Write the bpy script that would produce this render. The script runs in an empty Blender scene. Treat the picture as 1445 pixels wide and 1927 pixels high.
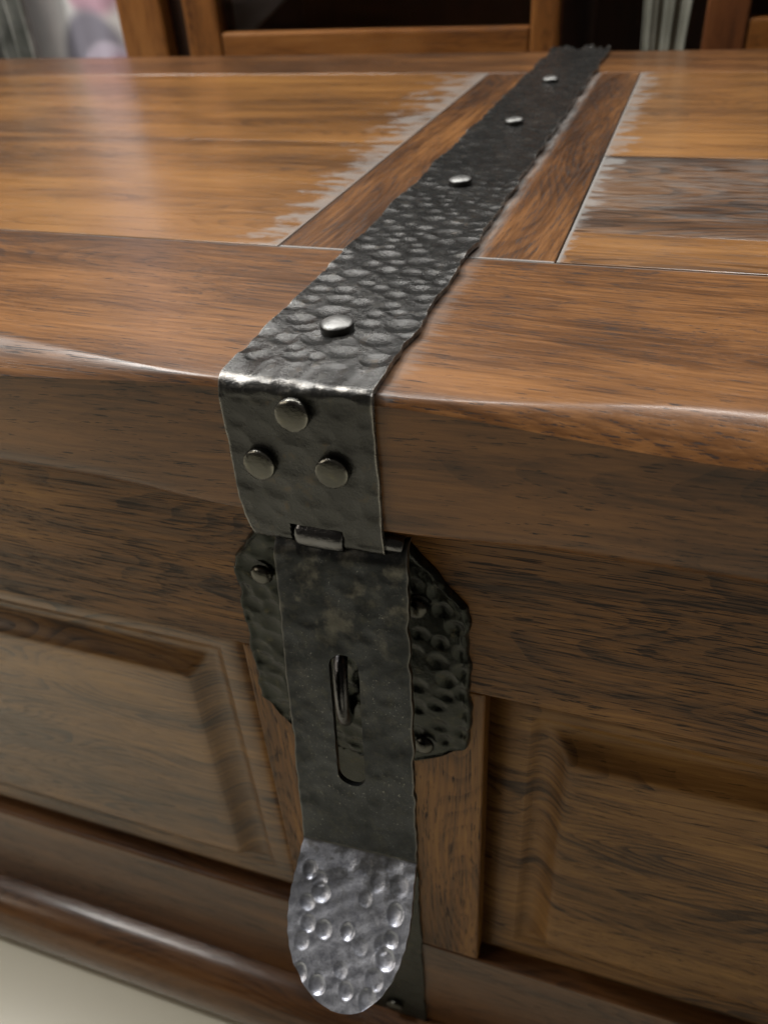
import bpy, bmesh, math, random
import numpy as np
from mathutils import Matrix, Vector

SC = bpy.context.scene
COL = SC.collection
rad = math.radians
MM = 0.001

# ------------------------------------------------------------------ camera
cam_d = bpy.data.cameras.new('camera')
cam = bpy.data.objects.new('camera', cam_d)
COL.objects.link(cam)
right = Vector((0.94697911, 0.31652854, -0.05513845))
up = -Vector((0.14852412, -0.58343909, -0.79846065))
back = -Vector((-0.28490551, 0.74793617, -0.59951676))
M = Matrix((right, up, back)).transposed().to_4x4()
M.translation = Vector((67.816, -176.226, 103.752)) * MM
cam.matrix_world = M
cam_d.sensor_fit = 'HORIZONTAL'
cam_d.sensor_width = 36.0
cam_d.lens = 36.0 * 1530.0 / 1445.0
cam_d.clip_start = 0.005
cam_d.clip_end = 50
cam_d.dof.use_dof = True
cam_d.dof.focus_distance = 0.245
cam_d.dof.aperture_fstop = cam_d.lens / 2.0
SC.camera = cam

# ------------------------------------------------------------------ world, lamps, exposure
W = bpy.data.worlds.new('World'); SC.world = W; W.use_nodes = True
bg = W.node_tree.nodes['Background']
bg.inputs[0].default_value = (1.0, 0.88, 0.74, 1)
bg.inputs[1].default_value = 0.055

def area(name, loc, target, size, power, color=(1, 0.965, 0.92)):
    d = bpy.data.lights.new(name, 'AREA'); d.shape = 'RECTANGLE'
    d.size, d.size_y = size; d.energy = power; d.color = color
    o = bpy.data.objects.new(name, d); COL.objects.link(o)
    o.location = loc
    o.rotation_euler = (Vector(target) - Vector(loc)).to_track_quat('-Z', 'Y').to_euler()
    return o
# ceiling tubes of the showroom, well above the chest; the rear one is added
area('overhead_lamp', (-0.55, 0.55, 1.75), (-0.2, 0.2, 0), (1.2, 0.16), 36)
area('overhead_lamp', (0.65, 1.25, 1.85), (0.1, 0.2, 0), (1.2, 0.16), 36)
area('overhead_lamp', (-1.45, 0.25, 1.8), (-0.9, 0.5, -0.1), (1.2, 0.2), 58)
area('overhead_lamp', (-1.1, 2.0, 1.9), (-0.2, 0.2, 0), (1.2, 0.3), 24)  # added behind the cabinets so the strap's hammer marks reflect it
# lamps farther along the room, to the left of the photographer
area('overhead_lamp', (-2.2, -1.3, 1.2), (-0.1, 0.0, -0.2), (0.8, 0.5), 12, (1, 0.88, 0.72))

vs = SC.view_settings
vs.view_transform = 'Standard'; vs.look = 'None'; vs.exposure = 0.0; vs.gamma = 1.0
vs.use_curve_mapping = False
SC.cycles.use_denoising = True
SC.cycles.max_bounces = 6
SC.cycles.adaptive_threshold = .02

rng = np.random.RandomState(7)
random.seed(7)

# ------------------------------------------------------------------ node helpers
class NT:
    def __init__(s, name):
        s.m = bpy.data.materials.new(name); s.m.use_nodes = True
        s.t = s.m.node_tree; s.n = s.t.nodes; s.l = s.t.links
        s.b = s.n['Principled BSDF']; s.out = s.n['Material Output']
    def put(s, node, inp, v):
        if v is None: return
        if hasattr(v, 'is_output'): s.l.new(v, node.inputs[inp])
        else: node.inputs[inp].default_value = v
    def coord(s):
        return s.n.new('ShaderNodeTexCoord').outputs['Object']
    def mapping(s, v, scale, loc=(0, 0, 0), rot=(0, 0, 0)):
        m = s.n.new('ShaderNodeMapping'); s.put(m, 'Vector', v)
        m.inputs['Scale'].default_value = scale; m.inputs['Location'].default_value = loc
        m.inputs['Rotation'].default_value = rot
        return m.outputs[0]
    def noise(s, v, scale=1, detail=3, rough=.55, dist=0, col=False):
        k = s.n.new('ShaderNodeTexNoise'); s.put(k, 'Vector', v)
        k.inputs['Scale'].default_value = scale; k.inputs['Detail'].default_value = detail
        k.inputs['Roughness'].default_value = rough; k.inputs['Distortion'].default_value = dist
        return k.outputs['Color' if col else 'Fac']
    def voro(s, v, scale=1, feature='F1', rnd=1):
        k = s.n.new('ShaderNodeTexVoronoi'); s.put(k, 'Vector', v); k.feature = feature
        k.inputs['Scale'].default_value = scale; k.inputs['Randomness'].default_value = rnd
        return k
    def math(s, op, a, b=None, c=None, clamp=False):
        k = s.n.new('ShaderNodeMath'); k.operation = op; k.use_clamp = clamp
        s.put(k, 0, a); s.put(k, 1, b); s.put(k, 2, c)
        return k.outputs[0]
    def ss(s, v, lo, hi):          # smooth 0..1 ramp
        k = s.n.new('ShaderNodeMapRange'); k.interpolation_type = 'SMOOTHSTEP'
        s.put(k, 'Value', v); s.put(k, 'From Min', lo); s.put(k, 'From Max', hi)
        return k.outputs[0]
    def ramp(s, v, stops):
        k = s.n.new('ShaderNodeValToRGB'); s.put(k, 0, v); e = k.color_ramp.elements
        while len(e) < len(stops): e.new(0.5)
        for i, (p, c) in enumerate(stops):
            e[i].position = p; e[i].color = (*c, 1)
        return k.outputs[0]
    def mix(s, f, a, b, mode='MIX'):
        k = s.n.new('ShaderNodeMix'); k.data_type = 'RGBA'; k.blend_type = mode
        s.put(k, 0, f)
        for i, v in ((6, a), (7, b)):
            if isinstance(v, tuple): v = (*v, 1)
            s.put(k, i, v)
        return k.outputs[2]
    def bump(s, h, strength, dist, normal=None):
        k = s.n.new('ShaderNodeBump'); s.put(k, 'Height', h)
        k.inputs['Strength'].default_value = strength; k.inputs['Distance'].default_value = dist
        s.put(k, 'Normal', normal)
        return k.outputs[0]
    def attr(s, name):
        k = s.n.new('ShaderNodeAttribute'); k.attribute_name = name
        return k.outputs['Fac']
    def sep(s, v):
        k = s.n.new('ShaderNodeSeparateXYZ'); s.put(k, 0, v); return k.outputs
    def fin(s, color, rough, metal=0, normal=None, coat=0, coat_rough=.2, spec=.5):
        s.put(s.b, 'Base Color', (*color, 1) if isinstance(color, tuple) else color)
        s.put(s.b, 'Roughness', rough); s.put(s.b, 'Metallic', metal); s.put(s.b, 'Normal', normal)
        s.put(s.b, 'Coat Weight', coat); s.put(s.b, 'Coat Roughness', coat_rough)
        s.put(s.b, 'Specular IOR Level', spec)
        return s.m

# ------------------------------------------------------------------ wood
TONE = [(0.068, 0.027, 0.0095), (0.185, 0.077, 0.025), (0.33, 0.155, 0.052)]
def wood(name, axis='X', seed=0, tones=TONE, ring=1.0, pore=1.0, rough=.36, skew=0.0, ringscale=1.0,
         residue=None, coat=.25, grey=0.0, contrast=1.0, flat=1.0, spec=.30, line=2.2, bump=.3):
    """stained oak; axis = grain direction, skew tilts the grain, residue(nt, x, y, z, grain) -> 0..1 mask of dried grey wax"""
    t = NT(name)
    co = t.coord()
    mmv = t.mapping(co, (1000, 1000, 1000))
    rot = {'X': (0, skew, skew), 'Y': (skew, 0, skew), 'Z': (skew, skew, 0)}[axis]
    pv = t.mapping(co, (1000, 1000 * flat, 1000), (seed * 137.1, seed * 71.7, seed * 53.3), rot)
    def st(a, c):
        i = 'XYZ'.index(axis); s = [1 / c] * 3; s[i] = 1 / a
        return t.mapping(pv, tuple(s))
    # low frequency warp so that lines never run ruler straight
    warp = t.noise(st(130, 45), 1, 1, .5, col=True)
    w3 = t.n.new('ShaderNodeVectorMath'); w3.operation = 'MULTIPLY_ADD'
    t.put(w3, 0, warp); w3.inputs[1].default_value = (10, 10, 10)
    t.l.new(pv, w3.inputs[2])
    pw = w3.outputs[0]
    def stw(a, c):
        i = 'XYZ'.index(axis); s = [1 / c] * 3; s[i] = 1 / a
        return t.mapping(pw, tuple(s))
    broad = t.noise(st(120, 20), 1, 3, .6)
    streak = t.noise(stw(62, line), 1, 5, .72)
    # growth rings: contour lines of a stretched field
    fld = t.noise(stw(120, 24) if grey else stw(210 * ringscale, 34 * ringscale), 1, 1, .45)
    fr = t.math('FRACT', t.math('MULTIPLY', fld, 15 if grey else 26))
    late = t.math('MULTIPLY', t.ss(fr, 0.35, 0.95), t.ss(fr, 1.0, 0.96))
    ringm = late if grey else t.math('MULTIPLY', late, t.ss(broad, .62, .42))
    large = t.noise(st(330, 75), 1, 2, .5)
    # open pores: short dark dashes, more of them along the rings
    pn = t.noise(stw(34, .5), 1, 3, .6)
    pn2 = t.noise(stw(13, .8), 1, 2, .5)
    dens = t.math('MULTIPLY_ADD', t.math('SUBTRACT', large, .5), .26, t.math('MULTIPLY_ADD', late, -.05, t.math('MULTIPLY_ADD', broad, .14, .548 + .035 * (1 - pore))))
    pm = t.ss(pn, dens, t.math('ADD', dens, .03))
    pm2 = t.ss(pn2, t.math('ADD', dens, .05), t.math('ADD', dens, .10))
    pores = t.math('MAXIMUM', pm, pm2)
    tone = t.math('MULTIPLY_ADD', t.math('SUBTRACT', broad, .5), .62, t.math('MULTIPLY_ADD', t.math('SUBTRACT', streak, .5), .68 * contrast, .54))
    tone = t.math('MULTIPLY_ADD', ringm, -.22 * ring, tone)
    tone = t.math('MULTIPLY_ADD', t.math('SUBTRACT', large, .5), .55, tone)
    c = t.ramp(tone, [(0.30, tones[0]), (0.54, tones[1]), (0.80, tones[2])])
    c = t.mix(t.math('MULTIPLY', pores, min(1, .62 * pore + .2), clamp=True), c, (0.016, 0.008, 0.005))
    if grey > 0:    # lime left in the open grain
        gm = t.math('MULTIPLY', t.ss(pn2, .44, .56), t.ss(broad, .36, .56))
        c = t.mix(t.math('MULTIPLY', gm, grey, clamp=True), c, (0.20, 0.195, 0.185))
    r = t.math('MULTIPLY_ADD', streak, .22, rough - .11)
    r = t.math('MULTIPLY_ADD', pores, .2, r)
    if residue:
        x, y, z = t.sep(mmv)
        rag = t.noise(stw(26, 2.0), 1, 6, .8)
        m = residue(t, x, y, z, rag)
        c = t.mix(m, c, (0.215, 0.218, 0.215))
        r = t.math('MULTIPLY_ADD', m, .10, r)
    h = t.math('MULTIPLY_ADD', t.ss(pn, .56, .62), -1.0, t.math('MULTIPLY', streak, .9))
    nrm = t.bump(h, bump, .0003)
    return t.fin(c, r, 0, nrm, coat, .2, spec)

def rag_edge(dist, length, soft=.16):
    """grey wax reaching from an edge into a board; dist, length in mm (sockets or numbers)"""
    def f(t, rag):
        k = t.math('DIVIDE', dist, length)
        k = t.math('MULTIPLY_ADD', t.math('SUBTRACT', rag, .5), 3.2, t.math('SUBTRACT', 1, k))
        return t.ss(k, .42, .42 + soft)
    return f

# ------------------------------------------------------------------ iron
def iron(name, base=(0.032, 0.033, 0.030), bare=(0.30, 0.29, 0.27), rough=.40, rust=.35, olive=.25, seed=0, metal=.85, fleck=.3, scale=1.0):
    t = NT(name); co = t.coord()
    p = t.mapping(co, (1000, 1000, 1000), (seed * 91, seed * 37, seed * 19))
    n1 = t.noise(t.mapping(p, (1 / 18, 1 / 18, 1 / 18)), scale, 4, .6)
    n2 = t.noise(t.mapping(p, (1 / 4, 1 / 4, 1 / 4)), scale, 5, .65)
    n3 = t.noise(t.mapping(p, (1 / 1.0, 1 / 1.0, 1 / 1.0)), scale, 4, .7)
    c = t.mix(t.ss(n1, .35, .7), base, tuple(min(1, v * 1.5) for v in base))
    c = t.mix(t.math('MULTIPLY', t.ss(n2, .5, .75), olive), c, (0.085, 0.080, 0.050))
    c = t.mix(t.math('MULTIPLY', t.math('MULTIPLY', t.ss(n2, .56, .72), t.ss(n1, .48, .62)), rust), c, (0.115, 0.068, 0.030))
    wear = t.attr('wear')
    wm = t.math('MULTIPLY', wear, t.ss(t.math('MULTIPLY_ADD', n2, .8, t.math('MULTIPLY', wear, .55)), .42, .85))
    fl = t.math('MULTIPLY', t.math('MULTIPLY', t.ss(n3, .66, .78), t.ss(n1, .45, .6)), fleck)
    c = t.mix(t.math('MAXIMUM', wm, fl), c, bare)
    r = t.math('MULTIPLY_ADD', n2, .30, rough - .15)
    nrm = t.bump(t.math('ADD', t.math('MULTIPLY', n3, .35), n2), .32, .0007)
    return t.fin(c, r, metal, nrm, 0, .2, .4)

# ------------------------------------------------------------------ mesh helpers
def link(name, mesh, mat, parent=None, smooth=True):
    o = bpy.data.objects.new(name, mesh); COL.objects.link(o)
    if mat: mesh.materials.append(mat)
    if smooth: mesh.polygons.foreach_set('use_smooth', [True] * len(mesh.polygons))
    if parent: o.parent = parent
    return o
def empty(name, loc=(0, 0, 0)):
    o = bpy.data.objects.new(name, None); COL.objects.link(o); o.location = loc
    o.empty_display_size = .05
    return o
def tag(o, label, cat=None, group=None, kind=None):
    if label: o['label'] = label
    if cat: o['category'] = cat
    if group: o['group'] = group
    if kind: o['kind'] = kind
    return o
def board(name, lo, hi, mat, parent, bevel=1.0, seg=2):
    """bevelled plank between two corners (mm)"""
    bm = bmesh.new()
    bmesh.ops.create_cube(bm, size=1)
    for v in bm.verts:
        for i in range(3):
            v.co[i] = (lo[i] + (v.co[i] + .5) * (hi[i] - lo[i])) * MM
    if bevel > 0:
        bmesh.ops.bevel(bm, geom=bm.edges[:], offset=bevel * MM, segments=seg, affect='EDGES', profile=.6)
    me = bpy.data.meshes.new(name); bm.to_mesh(me); bm.free()
    o = link(name, me, mat, parent, smooth=False)
    return o
def grid_mesh(name, P, wear=None, closed_u=False):
    """P: (rows, cols, 3) mm"""
    P = np.asarray(P, float); r, c = P.shape[:2]
    idx = np.arange(r * c).reshape(r, c)
    f = np.stack([idx[:-1, :-1], idx[:-1, 1:], idx[1:, 1:], idx[1:, :-1]], -1).reshape(-1, 4)
    me = bpy.data.meshes.new(name)
    me.from_pydata((P.reshape(-1, 3) * MM).tolist(), [], f.tolist())
    if wear is not None:
        a = me.attributes.new('wear', 'FLOAT', 'POINT'); a.data.foreach_set('value', np.asarray(wear, np.float32).ravel())
    return me
def lathe(name, prof, mat, parent, loc, normal, seg=36, jitter=.0, wear=None):
    """prof: [(radius, height)] in mm round the normal"""
    n = Vector(normal).normalized()
    q = n.to_track_quat('Z', 'Y')
    vs_, fs = [], []
    ph = random.random() * 6
    for i, (r, h) in enumerate(prof):
        for k in range(seg):
            a = 2 * math.pi * k / seg
            rr = r * (1 + jitter * math.sin(2 * a + ph) + .5 * jitter * math.sin(5 * a + 2 * ph))
            hh = h + jitter * r * .7 * math.sin(a + 3 * ph) * (1 if i else 0)
            vs_.append((Vector(loc) + q @ Vector((rr * math.cos(a), rr * math.sin(a), hh))) * MM)
    for i in range(len(prof) - 1):
        for k in range(seg):
            fs.append((i * seg + k, i * seg + (k + 1) % seg, (i + 1) * seg + (k + 1) % seg, (i + 1) * seg + k))
    fs.append(tuple((len(prof) - 1) * seg + k for k in range(seg)))
    me = bpy.data.meshes.new(name); me.from_pydata([tuple(v) for v in vs_], [], fs)
    if wear:
        w = []
        for i in range(len(prof)): w += [wear[i]] * seg
        a = me.attributes.new('wear', 'FLOAT', 'POINT'); a.data.foreach_set('value', w)
    return link(name, me, mat, parent)
def tube(name, pts, r, mat, parent, seg=20, cap=True):
    pts = [Vector(p) for p in pts]; vs_, fs = [], []
    ref = Vector((1, 0, 0))
    for i, p in enumerate(pts):
        tg = (pts[min(i + 1, len(pts) - 1)] - pts[max(i - 1, 0)]).normalized()
        if abs(tg.dot(ref)) > .9: ref2 = Vector((0, 0, 1))
        else: ref2 = ref
        a = tg.cross(ref2).normalized(); b = tg.cross(a)
        rr = r[i] if isinstance(r, (list, tuple)) else r
        for k in range(seg):
            t_ = 2 * math.pi * k / seg
            vs_.append(tuple((p + (a * math.cos(t_) + b * math.sin(t_)) * rr) * MM))
    for i in range(len(pts) - 1):
        for k in range(seg):
            fs.append((i * seg + k, i * seg + (k + 1) % seg, (i + 1) * seg + (k + 1) % seg, (i + 1) * seg + k))
    if cap:
        fs.append(tuple(reversed(range(seg)))); fs.append(tuple((len(pts) - 1) * seg + k for k in range(seg)))
    me = bpy.data.meshes.new(name); me.from_pydata(vs_, [], fs)
    return link(name, me, mat, parent)
def dents(S, U, spots):
    """hammer marks: lower envelope of shallow bowls; S, U 2-D arrays of surface coords (mm); spots (s, u, rs, ru, depth)"""
    h = np.zeros_like(S)
    for s, u, rs, ru, dp in spots:
        q = ((S - s) / rs) ** 2 + ((U - u) / ru) ** 2
        m = q < 1.0
        h[m] = np.minimum(h[m], -dp * (1 - q[m]))
    return h
def snoise(x, seed, scales=((40, 1.0), (13, .5), (5, .3))):
    r = np.random.RandomState(seed); o = np.zeros_like(x)
    for L, a in scales:
        for k in range(3):
            o += a / 2 * np.sin(2 * math.pi * x / (L * r.uniform(.7, 1.4)) + r.uniform(0, 6.28))
    return o

# ================================================================== floor
fl = NT('cream_floor')
p = fl.mapping(fl.coord(), (6, 6, 6))
fl.fin(fl.mix(fl.noise(p, 1, 4), (0.60, 0.575, 0.46), (0.67, 0.645, 0.53)), .32, 0, None, 0, .2, .5)
me = bpy.data.meshes.new('floor')
me.from_pydata([(-4, -4, -.474), (4, -4, -.474), (4, 4, -.474), (-4, 4, -.474)], [], [(0, 1, 2, 3)])
floor = tag(link('floor', me, fl.m, None, False), None, kind='structure')

# ================================================================== chest
chest = tag(empty('chest', (0, 0, 0)), 'dark brown oak blanket chest with hammered black iron strap and hasp', 'chest')

XL, XR = -760, 460                # ends of the lid
SL, SR = -45.0, 0.0               # sides of the iron strap

# ---- materials of the timber
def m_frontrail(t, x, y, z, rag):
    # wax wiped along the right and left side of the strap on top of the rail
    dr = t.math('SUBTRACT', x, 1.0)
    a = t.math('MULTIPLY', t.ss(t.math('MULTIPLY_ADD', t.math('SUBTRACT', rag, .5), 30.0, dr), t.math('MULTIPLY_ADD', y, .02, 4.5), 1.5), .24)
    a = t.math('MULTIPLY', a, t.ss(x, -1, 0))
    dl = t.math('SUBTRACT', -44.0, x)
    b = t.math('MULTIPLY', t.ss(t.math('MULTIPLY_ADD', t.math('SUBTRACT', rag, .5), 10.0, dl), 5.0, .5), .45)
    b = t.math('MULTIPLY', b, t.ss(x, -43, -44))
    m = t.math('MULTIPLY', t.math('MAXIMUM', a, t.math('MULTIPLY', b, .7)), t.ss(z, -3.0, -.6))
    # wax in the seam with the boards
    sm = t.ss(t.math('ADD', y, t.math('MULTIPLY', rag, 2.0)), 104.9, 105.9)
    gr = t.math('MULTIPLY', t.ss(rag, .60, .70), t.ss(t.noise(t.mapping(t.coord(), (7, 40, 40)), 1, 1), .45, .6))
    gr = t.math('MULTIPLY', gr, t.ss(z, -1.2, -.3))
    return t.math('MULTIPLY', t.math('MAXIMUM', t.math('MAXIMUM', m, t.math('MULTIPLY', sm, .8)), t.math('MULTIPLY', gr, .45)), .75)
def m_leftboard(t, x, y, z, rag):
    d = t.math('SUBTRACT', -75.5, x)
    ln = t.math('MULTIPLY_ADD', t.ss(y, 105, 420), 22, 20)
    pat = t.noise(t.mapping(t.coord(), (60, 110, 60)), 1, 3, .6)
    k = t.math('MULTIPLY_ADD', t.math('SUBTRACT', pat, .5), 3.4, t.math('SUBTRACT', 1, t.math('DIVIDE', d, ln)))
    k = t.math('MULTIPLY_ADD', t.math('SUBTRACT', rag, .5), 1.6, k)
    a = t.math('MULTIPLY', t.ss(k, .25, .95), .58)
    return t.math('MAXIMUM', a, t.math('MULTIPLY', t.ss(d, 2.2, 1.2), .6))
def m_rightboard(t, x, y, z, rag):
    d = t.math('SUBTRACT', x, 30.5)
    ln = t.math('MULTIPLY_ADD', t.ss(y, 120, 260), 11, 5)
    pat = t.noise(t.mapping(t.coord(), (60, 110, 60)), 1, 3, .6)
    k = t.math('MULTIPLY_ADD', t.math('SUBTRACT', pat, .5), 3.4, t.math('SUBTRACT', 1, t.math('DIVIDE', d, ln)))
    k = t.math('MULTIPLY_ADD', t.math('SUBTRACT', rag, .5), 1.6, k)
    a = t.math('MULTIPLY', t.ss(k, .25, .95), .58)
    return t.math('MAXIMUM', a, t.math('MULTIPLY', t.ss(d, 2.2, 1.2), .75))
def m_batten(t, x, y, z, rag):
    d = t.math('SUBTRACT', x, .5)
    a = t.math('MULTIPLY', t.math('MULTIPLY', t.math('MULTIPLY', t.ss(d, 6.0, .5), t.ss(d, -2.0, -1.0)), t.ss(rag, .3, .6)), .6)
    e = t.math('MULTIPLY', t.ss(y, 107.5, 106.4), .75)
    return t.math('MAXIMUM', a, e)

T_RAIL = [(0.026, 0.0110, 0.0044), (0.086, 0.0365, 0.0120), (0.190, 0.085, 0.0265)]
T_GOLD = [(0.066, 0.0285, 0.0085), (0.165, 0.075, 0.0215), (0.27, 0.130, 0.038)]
T_DARK = [(0.016, 0.0075, 0.0035), (0.080, 0.036, 0.0130), (0.16, 0.078, 0.026)]
T_BODY = [(0.034, 0.0142, 0.0040), (0.138, 0.060, 0.0148), (0.29, 0.140, 0.036)]
T_PANEL = [(0.042, 0.0188, 0.0062), (0.146, 0.069, 0.0195), (0.28, 0.146, 0.043)]
T_BASE = [(0.040, 0.0165, 0.0062), (0.110, 0.047, 0.0160), (0.19, 0.088, 0.030)]
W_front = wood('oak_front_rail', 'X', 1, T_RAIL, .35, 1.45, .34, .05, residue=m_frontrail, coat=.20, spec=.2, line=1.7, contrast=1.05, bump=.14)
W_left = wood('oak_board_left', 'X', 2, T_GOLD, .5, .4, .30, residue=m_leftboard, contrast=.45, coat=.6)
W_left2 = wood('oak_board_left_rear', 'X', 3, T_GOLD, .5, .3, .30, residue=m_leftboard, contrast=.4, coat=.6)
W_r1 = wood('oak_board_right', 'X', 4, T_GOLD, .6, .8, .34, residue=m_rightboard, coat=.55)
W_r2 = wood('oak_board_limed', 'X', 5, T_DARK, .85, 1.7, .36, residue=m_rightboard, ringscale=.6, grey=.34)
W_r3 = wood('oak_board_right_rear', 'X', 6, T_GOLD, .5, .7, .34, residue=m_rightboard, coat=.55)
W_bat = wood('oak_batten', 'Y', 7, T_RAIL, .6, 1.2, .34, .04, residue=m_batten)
W_back = wood('oak_back_rail', 'X', 8, T_RAIL, .5, .6, .34, coat=.55)
W_top = wood('oak_body_rail', 'X', 9, T_BODY, .4, 1.5, .42, .015, coat=.03, spec=.2, line=1.35, contrast=1.0)
W_stile = wood('oak_stile', 'Z', 10, T_BODY, .4, 1.2, .42, .01, coat=.03, spec=.2, line=1.35, contrast=1.0)
W_panR = wood('oak_panel_right', 'X', 11, T_PANEL, 1.0, 1.0, .42, .03, ringscale=.8, coat=.04, spec=.18, flat=.06, contrast=1.1, line=1.6)
W_panL = wood('oak_panel_left', 'X', 12, T_PANEL, 1.0, .8, .38, .03, ringscale=.8, coat=.35, spec=.35, flat=.06, contrast=1.1, line=1.6)
W_bot = wood('oak_bottom_rail', 'X', 13, T_BASE, .5, .6, .34, coat=.25)
W_plinth = wood('oak_plinth', 'X', 14, T_BASE, .5, .5, .3, coat=.3)
W_plain = wood('oak_inside', 'X', 15, T_DARK, .4, .4, .6, coat=0)

# ---- lid: a core with rails, batten and boards laid in it
lid = board('lid', (XL + 2, 60, -44), (XR - 2, 560, -9), W_plain, chest, 0)

def front_rail():
    xs = np.concatenate([np.linspace(XL, -140, 30), np.linspace(-138, -47, 66), np.linspace(-46, 1, 20), np.linspace(2, 160, 110), np.linspace(163, XR, 30)])
    rows = []
    sm = lambda q: np.clip(q, 0, 1) ** 2 * (3 - 2 * np.clip(q, 0, 1))
    for x in xs:
        d = max(x - SR, SL - x, 0)
        k = float(sm(d / 95.0))
        cy = 2.6 + 12.5 * k            # how far the round-over reaches back on top
        cz = 2.4 + 5.4 * k             # and down on the face
        cb = 1.0 + 6.5 * float(sm(d / 60.0))   # relief of the lower edge
        wob = .25 * math.sin(x / 17.0) + .15 * math.sin(x / 6.3)
        pr = [(105.5, -10), (105.5, -.8), (104.7, 0.0), (70, 0.0), (40, 0.0), (cy + 3, 0.0)]
        for i in range(13):            # soft at the top, a crisp arris below
            q = i / 12
            pr.append((cy * (1 - q), -cz * q ** 1.75 + wob * .35 * math.sin(math.pi * q) * k))
        pr += [(0, -cz - 3), (0, -20), (0, -45 + cb + 3)]
        for i in range(6):
            a = i / 5 * math.pi / 2
            pr.append((cb * .8 * (1 - math.cos(a)), -45 + cb - cb * math.sin(a)))
        pr += [(30, -45), (60, -45)]
        rows.append([(x, y, z) for y, z in pr])
    me = grid_mesh('front_rail', rows)
    bm = bmesh.new(); bm.from_mesh(me)
    bmesh.ops.holes_fill(bm, edges=[e for e in bm.edges if e.is_boundary], sides=0)
    bmesh.ops.recalc_face_normals(bm, faces=bm.faces); bm.to_mesh(me); bm.free()
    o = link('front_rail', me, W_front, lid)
    o.modifiers.new('edges', 'EDGE_SPLIT').split_angle = rad(28)
    return o
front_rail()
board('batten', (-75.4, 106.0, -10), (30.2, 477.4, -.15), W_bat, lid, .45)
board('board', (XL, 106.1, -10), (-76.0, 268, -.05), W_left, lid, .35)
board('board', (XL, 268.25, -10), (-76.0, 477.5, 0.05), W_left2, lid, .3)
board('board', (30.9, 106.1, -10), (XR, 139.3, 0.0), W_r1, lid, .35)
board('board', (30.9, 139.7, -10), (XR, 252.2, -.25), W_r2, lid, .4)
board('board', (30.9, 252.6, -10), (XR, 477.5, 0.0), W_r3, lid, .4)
board('back_rail', (XL, 478.1, -45), (XR, 574, 0.1), W_back, lid, 2.0, 3)

# ---- body: carcass, frame of rails and stile, two raised panels, plinth
B = 16.0
board('carcass', (XL + 24, 42, -440), (XR - 24, 556, -46), W_plain, chest, 0)
board('top_rail', (XL + 22, B, -127), (XR - 22, 41.5, -45.6), W_top, chest, .8)
board('stile', (-69.5, B + .2, -331.6), (28.6, 41.5, -127.3), W_stile, chest, 1.6, 3)
board('bottom_rail', (XL + 22, B + .1, -428), (XR - 22, 41.5, -332), W_bot, chest, 2.2, 3)
def raised_panel(x0, x1, mat):
    z0, z1 = -332.5, -126.0
    prof = [(-3, 27.0), (0, 26.2), (3, 25.2), (9, 24.2), (16, 24.1)]
    for i in range(9):
        a = i / 8
        prof.append((17 + 15 * a, 24.3 + 3.2 * math.sin(a ** .85 * math.pi) * (1 - .3 * a) - 5.6 * a ** 2.4))
    prof += [(33.0, 18.15), (34.5, 17.75), (37, 17.5), (41, 17.4)]
    vs_, fs = [], []
    for d, y in prof:
        r = max(0.0, (d - 14) * .25)
        pts = []
        for (cx, cz, a0) in ((x0 + d + r, z0 + d + r, 180), (x1 - d - r, z0 + d + r, 270), (x1 - d - r, z1 - d - r, 0), (x0 + d + r, z1 - d - r, 90)):
            for k in range(5):
                a = rad(a0 + 90 * k / 4); pts.append((cx + r * math.cos(a), y, cz + r * math.sin(a)))
        vs_ += [tuple(np.array(p) * MM) for p in pts]
    n = 20
    for i in range(len(prof) - 1):
        for k in range(n):
            fs.append((i * n + k, i * n + (k + 1) % n, (i + 1) * n + (k + 1) % n, (i + 1) * n + k))
    fs.append(tuple((len(prof) - 1) * n + k for k in range(n)))
    me = bpy.data.meshes.new('raised_panel'); me.from_pydata(vs_, [], fs); me.validate()
    bm = bmesh.new(); bm.from_mesh(me); bmesh.ops.recalc_face_normals(bm, faces=bm.faces); bm.to_mesh(me); bm.free()
    o = link('raised_panel', me, mat, chest)
    me.polygons[len(me.polygons) - 1].use_smooth = False
    return o
raised_panel(28.4, 395, W_panR)
raised_panel(-700, -69.3, W_panL)
def plinth():
    pr = [(41, -424), (B - .3, -424), (10, -424.6), (3, -427), (-2, -431), (-5.5, -436), (-7.2, -441), (-8, -447), (-8, -460), (-6.5, -467), (-4, -473.4), (30, -473.4)]
    P = [[(x, y, z + .3 * math.sin(x / 23)*(i not in (0, 10, 11))) for i, (y, z) in enumerate(pr)] for x in np.linspace(XL + 10, XR - 10, 60)]
    return link('plinth', grid_mesh('plinth', P), W_plinth, chest)
plinth()

# ================================================================== ironwork
I_strap = iron('hammered_iron_strap', (0.025, 0.0255, 0.025), rough=.26, rust=.3, olive=.1, seed=1, fleck=.4, metal=.6)
I_hasp = iron('iron_hasp', (0.034, 0.036, 0.034), rough=.50, rust=.45, olive=.55, seed=2, fleck=.45)
I_plate = iron('iron_back_plate', (0.013, 0.0145, 0.0125), rough=.22, rust=.2, olive=.35, seed=3, fleck=.1)
I_low = iron('iron_lower_strap', (0.030, 0.031, 0.027), rough=.5, rust=.3, olive=.4, seed=4, fleck=.1)
I_rivet = iron('iron_rivet', (0.055, 0.054, 0.048), (0.24, 0.235, 0.215), .22, .5, .5, 5, .95, .4)
I_rtop = iron('steel_rivet', (0.06, 0.06, 0.058), (0.17, 0.173, 0.17), .42, .3, .2, 8, .9, .2)
I_dark = iron('polished_dark_iron', (0.08, 0.08, 0.084), (0.4, 0.4, 0.4), .22, .1, .1, 6, 1.0, .2)

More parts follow.
